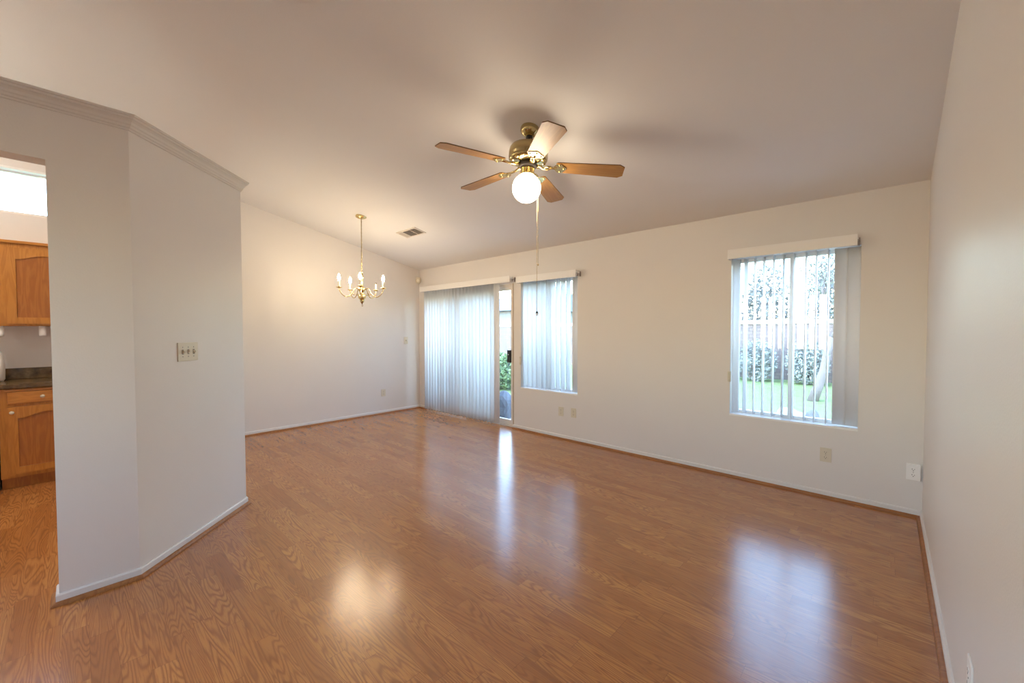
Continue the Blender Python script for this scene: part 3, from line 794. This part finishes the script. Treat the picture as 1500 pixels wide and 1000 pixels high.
def leaves(mb, c, rad, n, size, rg, flat=1.0):
    for _ in range(n):
        while True:
            d = Vector((rg.uniform(-1, 1), rg.uniform(-1, 1), rg.uniform(-1, 1)))
            if d.length <= 1: break
        p = Vector(c)+Vector((d.x*rad[0], d.y*rad[1], d.z*rad[2]))
        a = Vector((rg.uniform(-1, 1), rg.uniform(-1, 1), rg.uniform(-1, 1))).normalized(); b_ = a.orthogonal().normalized()
        b_ = Matrix.Rotation(rg.uniform(0, 6.28), 3, a) @ b_; s_ = size*rg.uniform(.6, 1.3)
        n_ = a.cross(b_)*s_*.18
        mb.add([p-a*s_, p+b_*s_*.45+n_, p+a*s_, p-b_*s_*.45+n_], [(0, 1, 2), (0, 2, 3)])
    return mb
def tree(name, label, loc, h, seed, leafmat, nleaf, lean=(0, 0), depth=4, r0_=.11, group='garden trees'):
    rg = random.Random(seed); t = thing(name, label, 'tree', loc, 0, group)
    br = MB(); tips = []
    def grow(p, d, ln, r, k):
        pts = [p]; q = p; dd = d
        for i in range(4):
            dd = (dd+Vector((rg.uniform(-.22, .22), rg.uniform(-.22, .22), rg.uniform(-.08, .12)))).normalized()
            q = q+dd*ln/4; pts.append(q)
        br.tube(pts, [r*(1-.11*i) for i in range(5)], 6)
        if k == 0: tips.append(q); return
        for i in range(3 if k > 1 else 2):
            nd = (dd+Vector((rg.uniform(-.9, .9), rg.uniform(-.9, .9), rg.uniform(-.1, .7)))).normalized()
            grow(q if i else pts[3], nd, ln*rg.uniform(.6, .8), r*.56, k-1)
        tips.append(q)
    grow(Vector((0, 0, 0)), Vector((lean[0], lean[1], 1)).normalized(), h*.34, r0_, depth)
    br.build('trunk', 'bark', t)
    lf = MB()
    for p in tips: leaves(lf, p, (.5, .5, .4), nleaf, .055, rg)
    fo = lf.build('foliage', leafmat, t); fo['kind'] = 'stuff'
    return t
tree('garden_tree', 'leaning bare-branched tree on the lawn outside the bright window', (-1.35, 6.4, -.14), 4.2, 11, 'leafblue', 16, (.35, -.1))
tree('garden_tree', 'thin tree by the garden wall at the left of the bright window', (-4.95, 8.1, -.14), 4.6, 5, 'leafblue', 22, (-.1, -.1), 4, .07)
tree('garden_tree', 'tree beyond the garden wall, seen through the gap beside the sliding door blind', (-13.5, 11.8, -.14), 4.6, 53, 'leafblue', 34, (0, 0), 4, .11)
def shrub(label, loc, rad, seed, mat, n, sz=.06):
    rg = random.Random(seed); t = thing('garden_shrub', label, 'shrub', loc, 0, 'shrubs in the garden')
    st = MB()
    for k in range(6):
        a = rg.uniform(0, 6.28); st.tube([(0, 0, 0), (math.cos(a)*rad[0]*.3, math.sin(a)*rad[1]*.3, rad[2]), (math.cos(a)*rad[0]*.55, math.sin(a)*rad[1]*.55, rad[2]*1.6)], [.02, .014, .006], 5)
    st.build('stems', 'bark', t)
    lf = leaves(MB(), (0, 0, rad[2]), rad, n, sz, rg).build('foliage', mat, t); lf['kind'] = 'stuff'
    return t
shrub('green shrub on the patio edge seen past the sliding door', (-7.5, 3.3, -.13), (.75, .6, .46), 2, 'leaf', 2600)
for i, (x, lab) in enumerate(((-4.2, 'grey-green shrub along the garden wall, left in the bright window'), (-3.0, 'grey-green shrub along the garden wall, mid-left in the bright window'),
                              (-1.8, 'grey-green shrub along the garden wall, mid-right in the bright window'), (-.6, 'grey-green shrub along the garden wall, right in the bright window'))):
    shrub(lab, (x, 9.4, -.13), (.52, .45, .62), 30+i, 'leafblue', 1900, .05)
for i, (x, lab) in enumerate(((-5.0, 'tall pale hedge bush beyond the garden wall, leftmost in the bright window'), (-3.3, 'tall pale hedge bush beyond the garden wall, second from left in the bright window'),
                              (-1.6, 'tall pale hedge bush beyond the garden wall, third from left in the bright window'), (.1, 'tall pale hedge bush beyond the garden wall, rightmost in the bright window'))):
    shrub(lab, (x, 12.0, -.13), (.79, .7, 1.75+.15*(i % 2)), 60+i, 'hedge', 4200, .07)
def rockmesh(r, sc, seed):
    rg = random.Random(seed); bm = bmesh.new(); bmesh.ops.create_icosphere(bm, subdivisions=3, radius=r)
    from mathutils import noise
    for v in bm.verts:
        k = 1+.35*noise.noise(v.co*(2.2/r)*.5+Vector((seed, 0, 0))); v.co = Vector((v.co.x*sc[0]*k, v.co.y*sc[1]*k, v.co.z*sc[2]*k))
    bm.verts.index_update(); mb = MB().add([v.co.copy() for v in bm.verts], [[v.index for v in f.verts] for f in bm.faces], False); bm.free(); return mb
def rock(label, loc, r, sc, seed, mat):
    o = rockmesh(r, sc, seed).build('garden_rock', mat); o.location = loc
    return tag(o, label, 'rock', 'rocks in the garden')
rock('blue-grey rock on the patio just outside the sliding door', (-4.87, .62, .13), .24, (1, .8, 1.0), 4, 'rock')
rock('pale low stone on the lawn outside the bright window', (-1.28, 3.25, .0), .22, (1.2, .8, .8), 9, 'paleblock')
rock('small grey pointed rock on the lawn outside the bright window', (-.98, 3.0, .03), .15, (.7, .7, 1.3), 15, 'rock')
